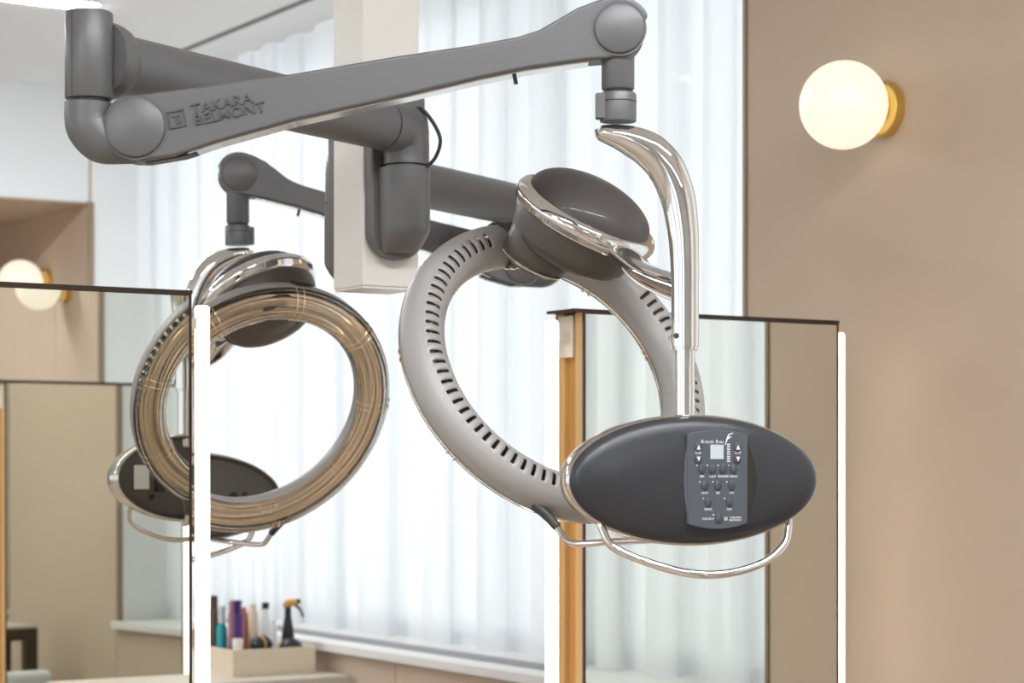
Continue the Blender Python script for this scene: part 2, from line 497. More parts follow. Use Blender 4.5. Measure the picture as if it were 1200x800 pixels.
# ------------------------------------------------------------------ mirror stations
def station(x0, x1, yf, label, ztop=EYE + 0.308, dark_top=True, T=0.10, yaw=0.0):
    t = thing('mirror_station', label, 'mirror', ((x0 + x1) / 2, yf + T / 2, 0), 'double sided lit mirrors')
    z0 = 0.06
    e = 0.005
    MB().box((x0 + 0.012, yf + 0.010, z0), (x1 - 0.012, yf + T - 0.010, ztop - 0.006)).build('core', M['wood'], t)
    MB().box((x0 + 0.004, yf + 0.02, 0), (x1 - 0.004, yf + T - 0.02, z0)).build('plinth', M['bronze_edge'], t)
    for ya, yb in ((yf + 0.005, yf + 0.030), (yf + T - 0.030, yf + T - 0.005)):
        for xs in (x0, x1 - 0.016):
            MB().box((xs, ya, z0), (xs + 0.016, yb, ztop - 0.006)).build('wood_strip', M['wood_lt'], t, bevel=0.001, seg=1)
    MB().box((x0 - 0.022, yf, ztop - 0.006), (x1 + 0.002, yf + T, ztop)).build('top_cap', M['bronze_edge'], t)
    # the two mirror faces, each with a thin dark edge
    for yy, s in ((yf, -1), (yf + T, 1)):
        y0 = yy if s < 0 else yy - 0.005
        mo = MB().box((x0 + e, y0 + 0.0005 if s < 0 else y0, z0), (x1 - e, y0 + 0.005 if s < 0 else y0 + 0.0045, ztop - 0.007)).build('mirror_pane', M['mirror'], t)
        k = MB()
        for xa, xb in ((x0, x0 + e), (x1 - e, x1)):
            k.box((xa, y0, z0), (xb, y0 + 0.005, ztop - 0.006))
        k.box((x0 + e, y0 - (0.0005 if s < 0 else 0), ztop - 0.010), (x1 - e, y0 + 0.005 + (0.0005 if s > 0 else 0), ztop - 0.0055))
        k.build('edge_frame', M['bronze_edge'], mo)
    # light tubes standing off the two sides
    for xs, s in ((x0, -1), (x1, 1)):
        lt = MB().lathe((xs + s * 0.042, yf + 0.05, z0 + 0.02), UP, [(0.010, 0), (0.0135, 0.004), (0.0135, ztop - z0 - 0.046), (0.010, ztop - z0 - 0.042)], 24).build('light_tube', M['led'], t)
        for za in (ztop - 0.094, z0 + 0.05):
            xa, xb = sorted((xs - s * 0.012, xs + s * 0.003))
            MB().box((xa, yf + 0.036, za), (xb, yf + 0.088, za + 0.083)).build('tube_bracket', M['plate'], lt, bevel=0.001, seg=1)
            xa, xb = sorted((xs, xs + s * 0.034))
            MB().box((xa, yf + 0.045, za + 0.03), (xb, yf + 0.055, za + 0.05)).build('standoff', M['plate'], lt)
    if yaw:
        t.rotation_euler = (0, 0, yaw)
    return t
station(0.865, 1.522, ROW, 'tall mirror with a bright light tube at the left of the picture').rotation_euler.x = math.radians(-0.19)   # leans back a hair
station(2.352, 3.008, ROW, 'tall mirror with honey wood side behind the control panel of the front dryer')
station(2.352, 3.008, -0.08, 'tall mirror seen as a reflection inside the left mirror', yaw=math.radians(-3.0))

# ------------------------------------------------------------------ post and dryers
PX, PY, PW = 1.888, 3.48, 0.0585
PZ = EYE + 0.322
post = thing('ceiling_post', 'square white post hanging from the ceiling between the two dryers', 'post', (PX, PY, EYE + 1.36))
MB().box((PX - PW, PY - PW, PZ + 0.004), (PX + PW, PY + PW, EYE + 1.36)).build('shaft', M['post'], post, bevel=0.003)
MB().box((PX - PW + 0.003, PY - PW + 0.003, PZ), (PX + PW - 0.003, PY + PW - 0.003, PZ + 0.004)).build('end_cap', M['post'], post)

def dryer(name, label, B, face, Exy, zt, zl, J, zr, yaw, drop, dome=(0, 0), back='label'):
    """B: axis of the bracket swivel, face: outward normal of the post face, Exy: elbow axis, zt: tube height,
    zl / zr: heights of the two pivots of the link arm, J: swivel point above the chrome neck"""
    t = thing(name, label, 'hair dryer', (PX + face.x * PW, PY + face.y * PW, zt - 0.23), 'articulated salon hair dryers')
    face = V3(face); wd = UP.cross(face)
    fp = V3((PX, PY, 0)) + face * (PW + 0.001)
    G = M['grey']
    zb = zt - 0.232                                   # bottom of the bracket
    # back plate: rounded at the bottom
    poly = [(-0.056, 0.30), (-0.056, 0.05)] + [(-0.056 * math.cos(PI * i / 14), 0.05 - 0.05 * math.sin(PI * i / 14)) for i in range(1, 14)] + [(0.056, 0.05), (0.056, 0.30)]
    MB().prism(fp + face * 0.014 + UP * zb, wd, UP, poly, face * 0.028).build('back_plate', G, t, bevel=0.005, seg=3)
    # housing: rounded front, chamfered foot
    dB = (V3((B.x, B.y, 0)) - fp).dot(face)
    w = 0.043
    rows = []
    for h, kw, kd in ((0.010, 0.62, 0.0), (0.016, 0.80, 0.25), (0.030, 0.93, 0.60), (0.046, 0.99, 0.92), (0.054, 1, 1.0), (0.164, 1, 1.0)):
        row = [(-w * kw, 0.026)]
        for i in range(15):
            a = PI * i / 14
            row.append((-w * kw * math.cos(a), 0.03 + (dB - 0.03) * kd + w * kd * math.sin(a)))
        row.append((w * kw, 0.026))
        rows.append([fp + wd * x + face * y + UP * (zb + h) for x, y in row])
    n = len(rows[0])
    mb = MB()
    vs = [p for r in rows for p in r]
    fs = [(j * n + i, j * n + i + 1, (j + 1) * n + i + 1, (j + 1) * n + i) for j in range(len(rows) - 1) for i in range(n - 1)]
    mb.add(vs, fs, True)
    mb.add(rows[0], [tuple(range(n))]); mb.add(rows[-1], [tuple(range(n))])
    mb.build('bracket_housing', G, t)
    # swivel and elbow into the tube
    Bz = V3((B.x, B.y, 0))
    E3 = V3((Exy[0], Exy[1], 0))
    td = (E3 - Bz).normalized()
    MB().lathe(Bz + UP * (zt - 0.068), UP, [(0.038, 0), (0.038, 0.004)], 32).build('swivel_seam', M['grey_dark'], t)
    MB().sweep([Bz + UP * (zt - 0.064), Bz + UP * (zt - 0.045), Bz + UP * (zt - 0.020) + td * 0.004, Bz + td * 0.022 + UP * (zt - 0.003), Bz + td * 0.05 + UP * zt, Bz + td * 0.075 + UP * zt],
               [0.0415, 0.0415, 0.043, 0.0445, 0.045, 0.045], 28).build('elbow', G, t)
    MB().lathe(Bz + UP * (zt - 0.06), UP, [(0.0412, 0), (0.0412, 0.055), (0.039, 0.078), (0.033, 0.094), (0.02, 0.103), (1e-7, 0.105)], 32).build('elbow_cap', G, t)
    MB().lathe(Bz + td * 0.075 + UP * zt, td, [(0.0435, 0), (0.0435, 0.004)], 28).build('tube_seam', M['black'], t)
    L = (E3 - Bz).length
    MB().lathe(Bz + td * 0.079 + UP * zt, td, [(0.045, 0), (0.045, L - 0.079 - 0.045)], 40).build('arm_tube', G, t)
    MB().lathe(E3 - td * 0.064 + UP * zt, td, [(0.0455, 0), (0.055, 0.012), (0.058, 0.025), (0.058, 0.045)], 40).build('tube_collar', G, t)
    # elbow barrel
    eb = MB().lathe(E3 + UP * (zt - 0.062), UP, [(0.034, 0), (0.0355, 0.002), (0.0355, 0.126), (0.0335, 0.129), (0.0, 0.1295)], 40).build('elbow_barrel', G, t)
    J3 = V3((J.x, J.y, 0))
    ld = (J3 - E3).normalized()
    nd = ld.cross(UP)                                   # one side of the link
    if nd.dot(F) > 0:
        nd = -nd
    MB().sweep([E3 + (nd * 0.83 - ld * 0.56) * 0.0352 + UP * (zt - 0.06), E3 + (nd * 0.83 - ld * 0.56) * 0.0352 + UP * (zt + 0.064)], 0.0008, 6, interp=1).build('barrel_joint_line', M['black'], eb)
    MB().lathe(E3 + UP * (zt - 0.068), UP, [(0.031, 0), (0.031, 0.007)], 28).build('barrel_seam', M['black'], t)
    PL = E3 + ld * 0.073 + UP * zl
    h0 = zt - 0.068 - zl
    el = MB().sweep([E3 + UP * (zl + h0), E3 + UP * (zl + h0 - 0.022), E3 + UP * (zl + 0.004) + ld * 0.004, E3 + ld * 0.020 + UP * (zl - 0.012), E3 + ld * 0.045 + UP * (zl - 0.016), E3 + ld * 0.075 + UP * (zl - 0.016)],
               [(0.036, 0.036), (0.036, 0.036), (0.036, 0.037), (0.034, 0.037), (0.032, 0.034), (0.030, 0.032)], 28, side=nd).build('link_elbow', G, t)
    MB().lathe(E3 + ld * 0.010 + UP * (zl + 0.002) + (-ld * 0.86 - UP * 0.5) * 0.0345, (-ld * 0.86 - UP * 0.5), [(0.003, 0), (0.003, 0.004), (0.001, 0.005)], 10).build('screw', M['satin'], el)
    # link arm
    PR = J3 + UP * zr
    ax = PR - PL; LL = ax.length; ax = ax / LL
    ay = nd.cross(ax)
    if ay.z < 0:
        ay = -ay
    top = [(0.0, 0.047), (0.03, 0.046), (0.09, 0.0415), (0.24, 0.032), (0.42, 0.026), (0.53, 0.020), (0.60, 0.0185), (0.635, 0.022), (0.672, 0.034), (0.70, 0.043), (0.730, 0.0475), (0.7555, 0.0485)]
    bot = [(0.0, -0.050), (0.05, -0.052), (0.12, -0.044), (0.24, -0.036), (0.42, -0.033), (0.53, -0.030), (0.60, -0.030), (0.66, -0.033), (0.70, -0.036), (0.73, -0.040)]
    k = LL / 0.7555
    left = [(0.047 * math.cos(a), 0.002 + 0.049 * math.sin(a)) for a in [PI / 2 + PI * i / 14 for i in range(1, 14)]]
    right = [(LL + 0.048 * math.cos(a), 0.048 * math.sin(a)) for a in [PI / 2 - PI * 0.42 * i / 6 for i in range(1, 7)]]
    right += [(LL + 0.040 * math.cos(a), 0.040 * math.sin(a)) for a in [0.06 - (PI / 2) * i / 6 for i in range(0, 7)]]
    poly = [(x * k, y) for x, y in bot] + right[::-1] + [(x * k, y) for x, y in top[::-1]] + left
    lk = MB().prism(PL, ax, ay, poly, nd * 0.058).build('link_arm', G, t, bevel=0.005, seg=3)
    for c, r, hh in ((PL, 0.0435, 0.0065), (PR, 0.0365, 0.006)):
        for s in (1, -1):
            MB().lathe(c + nd * (s * 0.0285), nd * s, [(r + 0.004, 0), (r + 0.004, 0.0016), (r + 0.0006, 0.0012), (r, 0.002), (r, hh - 0.0005), (r - 0.004, hh + 0.002), (1e-7, hh + 0.002)], 44).build('pivot_cap', G, lk)
    und = [(0.07 * k, -0.0500)] + [(x * k, y) for x, y in bot[2:-1]]
    MB().prism(PL, ax, ay, [(x, y - 0.0026) for x, y in und] + [(x, y + 0.001) for x, y in und[::-1]], nd * 0.040).build('underside_strip', M['satin'], lk)
    MB().prism(PL + ax * (0.585 * k) - ay * 0.037, ax, ay, [(-0.003, -0.008), (0.003, -0.008), (0.003, 0.008), (-0.003, 0.008)], nd * 0.006).build('peg', M['grey_dark'], lk)
    MB().prism(PL + ax * 0.035 - ay * 0.0515, ax, ay, [(-0.045, 0.006), (-0.028, -0.001), (0.025, -0.003), (0.045, -0.001), (0.045, 0.006)], nd * 0.030).build('underside_cover', M['grey_dark'], lk)
    # raised lettering on the side of the link
    ex = ax if ax.cross(ay).dot(nd) > 0 else -ax
    lo = PL + nd * 0.0292
    for txt, s0, h, sz in (('TAKARA', 0.132, 0.0080, 0.0215), ('BELMONT', 0.140, -0.0085, 0.0215)):
        put_text('raised_lettering', txt, sz, lo + ax * s0 + ay * h, ex, ay, M['emboss'], lk, extrude=0.0028, sx=1.10, bold=0.00015)
    em = MB()
    for a, b, c, d in ((-0.013, -0.013, 0.013, -0.0105), (-0.013, 0.0105, 0.013, 0.013), (-0.013, -0.013, -0.0105, 0.013), (0.0105, -0.013, 0.013, 0.013),
                       (-0.006, 0.0035, 0.006, 0.006), (-0.0015, -0.008, 0.0015, 0.0035), (0.004, -0.008, 0.006, 0.001)):
        em.prism(lo + ax * 0.062, ax, ay, [(a, b), (c, b), (c, d), (a, d)], nd * 0.0045)
    em.build('raised_emblem', M['emboss'], lk)
    # swivel sleeve and clamp above the neck
    hd = zr - J.z
    MB().lathe(J, UP, [(0.0245, hd - 0.015), (0.0245, 0.052), (0.023, 0.050)], 36).build('swivel_sleeve', G, t)
    MB().lathe(J, UP, [(0.022, 0.044), (0.022, 0.053)], 28).build('sleeve_seam', M['black'], t)
    # ---- head frame
    hu = Matrix.Rotation(yaw, 3, 'Z') @ U
    hv = Matrix.Rotation(yaw, 3, 'Z') @ F
    def H(u, v, z):
        return J + hu * u + hv * v + UP * z
    def D(u, v, z):
        return hu * u + hv * v + UP * z
    cl = MB().lathe(J, UP, [(0.027, 0.003), (0.0275, 0.006), (0.0275, 0.042), (0.026, 0.045)], 36).build('clamp_collar', G, t)
    MB().prism(H(-0.026, -0.010, 0.024), hu, UP, [(-0.008, -0.019), (0.008, -0.019), (0.008, 0.019), (-0.008, 0.019)], hv * 0.018).build('clamp_lug', G, cl, bevel=0.002)
    MB().lathe(J, UP, [(0.0279, 0.031), (0.0279, 0.0325)], 36).build('clamp_slot', M['black'], cl)
    # chrome neck, telescopic tube
    dz = drop
    neck = MB().sweep([H(-0.029, 0, -0.0125), H(-0.0285, 0, -0.0128), H(-0.022, 0, -0.0145), H(0.0, 0, -0.0195), H(0.023, 0, -0.0275), H(0.048, 0, -0.041), H(0.071, 0, -0.066), H(0.088, 0, -0.106), H(0.0965, 0, -0.155), H(0.0995, 0, -0.205), H(0.100, 0, -0.26 - dz), H(0.100, 0, -0.332 - dz)],
               [(0.006, 0.004), (0.015, 0.0095), (0.021, 0.0125), (0.027, 0.0180), (0.029, 0.0235), (0.030, 0.0272), (0.029, 0.0278), (0.027, 0.0262), (0.024, 0.0235), (0.0212, 0.0212), (0.0206, 0.0206), (0.0206, 0.0206)], 36, side=hv).build('chrome_neck', M['chrome'], t)
    for z in (-0.170, -0.317 - dz):
        MB().lathe(H(0.100 - 0.0140, -0.0150, z), D(-0.66, -0.75, 0), [(0.0042, 0), (0.0042, 0.0012), (0.003, 0.0014), (0, 0.0006)], 16).build('grub_screw', M['grey_dark'], neck)
    MB().lathe(H(0.100, 0, -0.338 - dz), UP, [(0.0188, 0), (0.0188, 0.007)], 32).build('tube_end_ring', M['satin'], neck)
    MB().lathe(H(0.100, 0, -0.462 - dz), UP, [(0.0147, 0), (0.0147, 0.13)], 32).build('inner_tube', M['chrome'], t)
    # ---- dome on the pivot drum
    dn = D(0.436, -0.340, 0.833).normalized()
    de = D(0.886, 0, -0.463).normalized()
    df = dn.cross(de); df = df if df.dot(D(0, -1, 0)) > 0 else -df
    DC = H(-0.038 - dome[0], 0.32, -0.104 - dz - dome[1])
    pv = MB().lathe(DC, dn, [(0.108, -0.017), (0.117, -0.015), (0.122, -0.010), (0.1225, -0.006), (0.1245, -0.004), (0.1255, 0.003), (0.1235, 0.010), (0.119, 0.016), (0.112, 0.019), (0.106, 0.018)], 72, sx=de).build('chrome_rim', M['chrome'], t)
    prof = [(0.1075 * math.cos(PI / 2 * i / 16), 0.0165 + 0.050 * math.sin(PI / 2 * i / 16)) for i in range(17)]
    prof[-1] = (1e-7, prof[-1][1])
    MB().lathe(DC, dn, prof, 64, sx=de).build('dome_pad', M['pad'], t)
    T0 = H(0.100, 0, -0.246 - dz)
    As = DC + de * 0.055 + df * 0.060 - dn * 0.004
    A1 = DC + de * 0.090 + df * 0.085 - dn * 0.004
    A2 = A1.lerp(T0, 0.34) + df * 0.008 - UP * 0.010
    A3 = A1.lerp(T0, 0.72) - UP * 0.008
    arm = MB().sweep([As, A1, A2, A3, T0], [(0.044, 0.013), (0.040, 0.016), (0.030, 0.019), (0.024, 0.021), (0.019, 0.023)], 28, side=de.cross(UP).cross(dn) + de * 0.4).build('rim_arm', M['chrome'], t)
    ad = (A3 - A2).normalized()
    aside = dn.cross(ad).normalized()
    MB().prism(A2.lerp(A3, 0.75) + ad.cross(aside) * (-0.0125 if ad.cross(aside).z < 0 else 0.0125), ad, aside, [(-0.028, -0.0075), (0.028, -0.0075), (0.028, 0.0075), (-0.028, 0.0075)], ad.cross(aside) * 0.006).build('inlay', M['grey_dark'], arm, bevel=0.001)
    dr = MB().lathe(DC - de * 0.004, dn, [(0.060, -0.078), (0.080, -0.074), (0.092, -0.066), (0.0945, -0.057), (0.102, -0.055), (0.109, -0.028), (0.112, -0.008), (0.108, 0.0)], 64, sx=de).build('pivot_drum', M['drum'], t)
    # ---- the ring
    N = D(0.456, -0.749, 0.481).normalized()
    Lx = D(-0.725, 0, 0.688); Lx = (Lx - N * Lx.dot(N)).normalized()
    S = N.cross(Lx); S = S if S.dot(UP) > 0 else -S
    C = H(-0.085, 0.31, -0.351 - dz)
    R = 0.242; rt = 0.035
    tha = math.radians(55)
    def ringp(th, r, a):
        return C + (Lx * math.cos(th) + S * math.sin(th)) * r + N * a
    # cross-section of the back shell (angle 0 = outer edge, PI = inner edge, PI/2 = crest)
    sec = [(R + rt, -0.014), (R + rt, -0.006)]
    angs = [i * PI / 20 for i in range(0, 21)]
    for a in angs:
        g = 0.0012 if 0.60 < a / PI < 0.80 or 0.30 < a / PI < 0.40 else 0.0
        sec.append((R + (rt - g) * math.cos(a), (rt * 1.02 - g) * math.sin(a)))
    sec += [(R - rt, -0.006), (R - rt, -0.014)]
    i0, i1 = 2 + 8, 2 + 13                              # slot band in the section
    th_list = []
    NS = 84
    for q in range(NS):
        b0 = 2 * PI * q / NS; st = 2 * PI / NS
        th_list += [(b0, True), (b0 + st * 0.34, False), (b0 + st * 0.67, False)]
    m = len(sec); nt_ = len(th_list)
    vs = [ringp(th, r, a) for th, _ in th_list for r, a in sec]
    fs = []
    for q in range(nt_):
        th, slot = th_list[q]
        q2 = (q + 1) % nt_
        away = abs((th - tha + PI) % (2 * PI) - PI)
        for j in range(m - 1):
            if slot and away > math.radians(36) and i0 <= j < i1:
                continue
            fs.append((q * m + j, q2 * m + j, q2 * m + j + 1, q * m + j + 1))
    ring = MB().add(vs, fs, True).build('ring_shell', M['shell'], t)
    md = ring.modifiers.new('thick', 'SOLIDIFY'); md.thickness = 0.0022; md.offset = -1
    # reflector, heater rods, clear cover
    def torus(Rr, a, r, n=160, k=10, t0=0.0, t1=2 * PI):
        full = t1 - t0 > 6.28
        mb = MB(); vs = []; fs = []
        nn = n if full else n + 1
        for q in range(nn):
            th = t0 + (t1 - t0) * q / n
            for j in range(k):
                p = 2 * PI * j / k
                vs.append(ringp(th, Rr + r * math.cos(p), a + r * math.sin(p)))
        for q in range(n):
            q2 = (q + 1) % nn
            for j in range(k):
                j2 = (j + 1) % k
                fs.append((q * k + j, q2 * k + j, q2 * k + j2, q * k + j2))
        return mb.add(vs, fs, True)
    def revolve(sec, n=200):
        m = len(sec)
        vs = [ringp(2 * PI * q / n, r, a) for q in range(n) for r, a in sec]
        fs = [(q * m + j, ((q + 1) % n) * m + j, ((q + 1) % n) * m + j + 1, q * m + j + 1) for q in range(n) for j in range(m - 1)]
        return MB().add(vs, fs, True)
    def arc(ra, rb, a0, dep, n=9):
        m_ = (ra + rb) / 2; w_ = (rb - ra) / 2
        return [(m_ + w_ * math.cos(PI * i / (n - 1)), a0 + dep * math.sin(PI * i / (n - 1))) for i in range(n)]
    revolve(arc(R - 0.006, R + 0.021, -0.012, 0.014)).build('outer_reflector', M['bronze'], ring)
    revolve(arc(R - 0.031, R - 0.006, -0.012, 0.014)).build('inner_reflector', M['bronze'], ring)
    for Rr, a in ((R + 0.008, -0.013), (R - 0.018, -0.013)):
        torus(Rr, a, 0.0045, 160, 8).build('heater_rod', M['rod'], ring)
    cov = []
    for i in range(0, 43):
        a = PI * i / 42
        rr = rt - 0.001 - 0.0042 * (0.5 + 0.5 * math.cos(a * 8))
        cov.append((R + rr * math.cos(a), -0.013 - rr * 0.86 * math.sin(a)))
    cin = [(R + (x - R) * 0.90, y * 0.90 - 0.0005) for x, y in cov[::-1]]
    revolve(cov + cin + cov[:1], 180).build('clear_cover', M['glass'], ring)
    for q in range(9):
        th = tha + 2 * PI * (q + 0.5) / 9
        for dth in (-0.028, 0.028):
            pts = [ringp(th + dth, R + (rt + 0.0008) * math.cos(a), -0.012 - (rt * 0.87 + 0.0008) * math.sin(a)) for a in [PI * i / 10 for i in range(11)]]
            MB().sweep(pts, 0.0011, 6, interp=1).build('wire_clip', M['wire'], ring)
    # dark collars where the ring enters the drum, and the lobe below it
    for t0, t1 in ((math.radians(28), math.radians(36)),):
        vs = []; fs = []
        for q in range(9):
            th = t0 + (t1 - t0) * q / 8
            for j in range(15):
                a = PI * j / 14
                vs.append(ringp(th, R + (rt + 0.003) * math.cos(a), -0.006 + (rt + 0.009) * math.sin(a)))
        for q in range(8):
            for j in range(14):
                fs.append((q * 15 + j, q * 15 + 15 + j, q * 15 + 16 + j, q * 15 + j + 1))
        co = MB().add(vs, fs, True).build('ring_collar', M['grey_dark'], ring)
        md = co.modifiers.new('thick', 'SOLIDIFY'); md.thickness = 0.004; md.offset = 1
    lo2 = ringp(math.radians(36), R - 0.045, 0.070)
    MB().lathe(lo2, dn, [(1e-7, -0.046), (0.040, -0.044), (0.054, -0.034), (0.058, -0.020), (0.060, 0.050)], 48).build('ring_hub', M['drum'], dr)
    MB().lathe(lo2, dn, [(0.0525, -0.0365), (0.0550, -0.0365), (0.0565, -0.0330), (0.0555, -0.0320)], 48).build('hub_trim', M['satin'], dr)
    # ---- control panel
    b = math.radians(19)
    gs = 0.935; UZ = UP * gs
    pw = D(math.cos(b), math.sin(b), 0) * gs; pn = D(math.sin(b), -math.cos(b), 0) * gs
    O = H(0.105, 0.012, -0.531 - dz)
    A, Bh = 0.2170, 0.1045
    def Pp(x, z, n):
        return O + pw * x + UZ * z + pn * n
    def shell(prof, nseg=96):
        vs = []; fs = []
        for kk, n in prof:
            for i in range(nseg):
                a = 2 * PI * i / nseg
                inset = 1 - kk
                ex_, ez_ = (A - inset * Bh * 1.0) * math.cos(a), (Bh * kk) * math.sin(a)
                vs.append(Pp(ex_, ez_, n))
        for j in range(len(prof) - 1):
            for i in range(nseg):
                i2 = (i + 1) % nseg
                fs.append((j * nseg + i, j * nseg + i2, (j + 1) * nseg + i2, (j + 1) * nseg + i))
        return MB().add(vs, fs, True), vs, nseg
    mb, vs, ns = shell([(0.955, -0.012), (0.98, -0.010), (1.0, 0.0), (1.0, 0.018), (0.985, 0.027), (0.965, 0.029)])
    mb.build('panel_rim', M['satin'], t)
    mb, vs, ns = shell([(0.965, 0.0275), (0.955, 0.033), (0.92, 0.039), (0.85, 0.044), (0.7, 0.049), (0.5, 0.053), (0.25, 0.055), (0.02, 0.0555)])
    mb.add(vs[-ns:], [tuple(range(ns))], True)
    mb.build('panel_front', M['panel'], t)
    mb, vs, ns = shell([(0.958, -0.0115), (0.93, -0.012), (0.90, -0.004), (0.87, 0.000), (0.6, -0.001), (0.1, -0.002)])
    mb.add(vs[-ns:], [tuple(range(ns))], True)
    bk = mb.build('panel_back', M['drum'], t)
    def Bp(x, z):
        return Pp(x, z, -0.003)
    def bplate(nm, x, z, w, h, m_, th=0.002):
        MB().prism(Bp(x, z), pw, UZ, [(-w / 2, -h / 2), (w / 2, -h / 2), (w / 2, h / 2), (-w / 2, h / 2)], pn * th).build(nm, m_, bk)
    if back == 'label':
        bplate('rating_label', -0.142, 0.002, 0.042, 0.056, M['label_w'])
        bplate('small_label', -0.092, 0.020, 0.034, 0.009, M['label_w'])
        bplate('socket', -0.090, -0.016, 0.024, 0.034, M['black'], 0.006)
        dots = ((-0.112, 0.042, 0.006), (-0.112, -0.044, 0.006))
    else:
        bplate('pale_tag', -0.118, -0.024, 0.034, 0.009, M['label_w'])
        bplate('pale_tag', -0.080, -0.028, 0.030, 0.009, M['label_w'])
        dots = ((-0.105, 0.0, 0.010), (-0.130, 0.005, 0.006))
    for x, z, r in dots:
        MB().lathe(Bp(x, z), -pn, [(r, -0.001), (r, 0.0015)], 18).build('plug', M['black'], bk)
    # keypad: flat plate with bowed top and bottom
    kx = 0.026; kw = 0.0515; kh = 0.073
    kp = []
    for i in range(9):
        x = -1 + i / 4
        kp.append((kw * x, -kh + 0.0035 - 0.009 * (1 - x * x)))
    for i in range(9):
        x = 1 - i / 4
        kp.append((kw * x * 1.02, kh - 0.0015 + 0.007 * (1 - x * x)))
    zf = 0.0585
    kpo = MB().prism(Pp(kx, 0.001, zf - 0.008), pw, UZ, kp, pn * 0.016).build('keypad', M['keypad'], t, bevel=0.0015)
    cres = [(kw * 1.01 - 0.0015, kh - 0.008), (kw + 0.0125, 0.030), (kw + 0.0165, 0.0), (kw + 0.0135, -0.030), (kw - 0.0005, -kh + 0.008)]
    MB().prism(Pp(kx, 0.001, 0.0515), pw, UZ, cres, pn * 0.0125).build('finger_scoop', M['scoop'], kpo)
    cres = [(-kw * 1.01 + 0.002, kh - 0.008), (-kw - 0.005, 0.030), (-kw - 0.0062, 0.0), (-kw - 0.005, -0.030), (-kw + 0.001, -kh + 0.008)]
    MB().prism(Pp(kx, 0.001, 0.0508), pw, UZ, cres[::-1], pn * 0.014).build('side_ridge', M['keypad'], kpo, bevel=0.002)
    def K(x, z, n=0.0):
        return Pp(kx + x, z, zf + n)
    pr = M['print']
    MB().prism(K(-0.0015, 0.0445, 0.0), pw, UZ, [(-0.0115, -0.0115), (0.0115, -0.0115), (0.0115, 0.0115), (-0.0115, 0.0115)], pn * 0.002).build('display', M['lcd'], kpo, bevel=0.0006)
    def button(x, z, rx=0.0056, rz=0.0072):
        return MB().lathe(K(x, z, -0.001), pn, [(1.06, 0.0), (1.06, 0.0016), (1.0, 0.0022), (0.8, 0.0032), (1e-6, 0.0036)], 22, sx=pw, kx=rx, ky=rz).build('button', M['button'], kpo)
    def label(txt, x, z, sz=0.0066, sx=0.78, align='CENTER'):
        put_text('lettering', txt, sz, K(x, z, 0.0004), pw, UZ, pr, kpo, extrude=0.0003, align=align, sx=sx)
    for x, z, up in ((-0.034, 0.052, 1), (-0.034, 0.0335, -1), (0.034, 0.052, 1), (0.034, 0.0335, -1)):
        bo = button(x, z, 0.0062, 0.0072)
        MB().prism(K(x, z, 0.0028), pw, UZ, [(-0.0032, -0.0036 * up), (0.0032, -0.0036 * up), (0.0, 0.0038 * up)], pn * 0.0006).build('arrow_mark', pr, bo)
    label('TIME', -0.034, 0.0432); label('TEMP', 0.034, 0.0432)
    put_text('lettering', 'R', 0.0082, K(-0.0265, 0.0605, 0.0004), pw, UZ, pr, kpo, extrude=0.0003)
    put_text('lettering', 'OLLER', 0.0058, K(-0.0150, 0.0600, 0.0004), pw, UZ, pr, kpo, extrude=0.0003, sx=0.95)
    put_text('lettering', 'B', 0.0082, K(-0.0015, 0.0605, 0.0004), pw, UZ, pr, kpo, extrude=0.0003)
    put_text('lettering', 'ALL', 0.0058, K(0.0064, 0.0600, 0.0004), pw, UZ, pr, kpo, extrude=0.0003, sx=0.95)
    MB().sweep([K(0.012, 0.055, 0.0008), K(0.0155, 0.064, 0.0008), K(0.019, 0.0715, 0.0008), K(0.0265, 0.0745, 0.0008)], [0.0004, 0.0012, 0.0011, 0.0005], 6).build('script_letter', pr, kpo)
    MB().sweep([K(0.0135, 0.0645, 0.0008), K(0.019, 0.0665, 0.0008), K(0.0235, 0.0695, 0.0008)], [0.0004, 0.001, 0.0004], 6).build('script_stroke', pr, kpo)
    for i in range(8):
        MB().prism(K(0.0185, 0.0565 - i * 0.0038, 0.0), pw, UZ, [(-0.0026, -0.0010), (0.0026, -0.0010), (0.0026, 0.0010), (-0.0026, 0.0010)], pn * 0.0012).build('level_bar', pr, kpo)
    rows_ = [(0.0175, [(-0.0275, 'PERM'), (-0.0095, 'COLOR'), (0.0090, 'TREATMENT'), (0.0275, 'MANUAL')]),
             (-0.0085, [(-0.0225, 'FRONT'), (0.0, 'SIDE'), (0.0240, 'NAPE')]),
             (-0.0345, [(-0.0165, 'ROTATE'), (0.0200, 'MUTE')])]
    for z, items in rows_:
        for x, txt in items:
            button(x, z)
            label(txt, x, z - 0.0118, 0.0056, 0.60)
            MB().lathe(K(x - 0.0085, z + 0.0058, -0.0005), pn, [(0.0011, 0), (0.0011, 0.0011)], 10).build('indicator', pr, kpo)
    button(0.0015, -0.0605)
    MB().lathe(K(-0.0075, -0.0545, -0.0005), pn, [(0.0011, 0), (0.0011, 0.0011)], 10).build('indicator', pr, kpo)
    label('START/STOP', -0.0170, -0.0612, 0.0052, 0.72)
    label('TAKARA', 0.0305, -0.0592, 0.0046, 1.15); label('BELMONT', 0.0305, -0.0634, 0.0046, 1.05)
    em = MB()
    for a, b_, c, d in ((-0.0026, -0.0026, 0.0026, -0.0018), (-0.0026, 0.0018, 0.0026, 0.0026), (-0.0026, -0.0026, -0.0018, 0.0026), (0.0018, -0.0026, 0.0026, 0.0026), (-0.0006, -0.0016, 0.0006, 0.0014)):
        em.prism(K(0.0138, -0.0610, 0.0003), pw, UZ, [(a, b_), (c, b_), (c, d), (a, d)], pn * 0.0008)
    em.build('printed_emblem', pr, kpo)
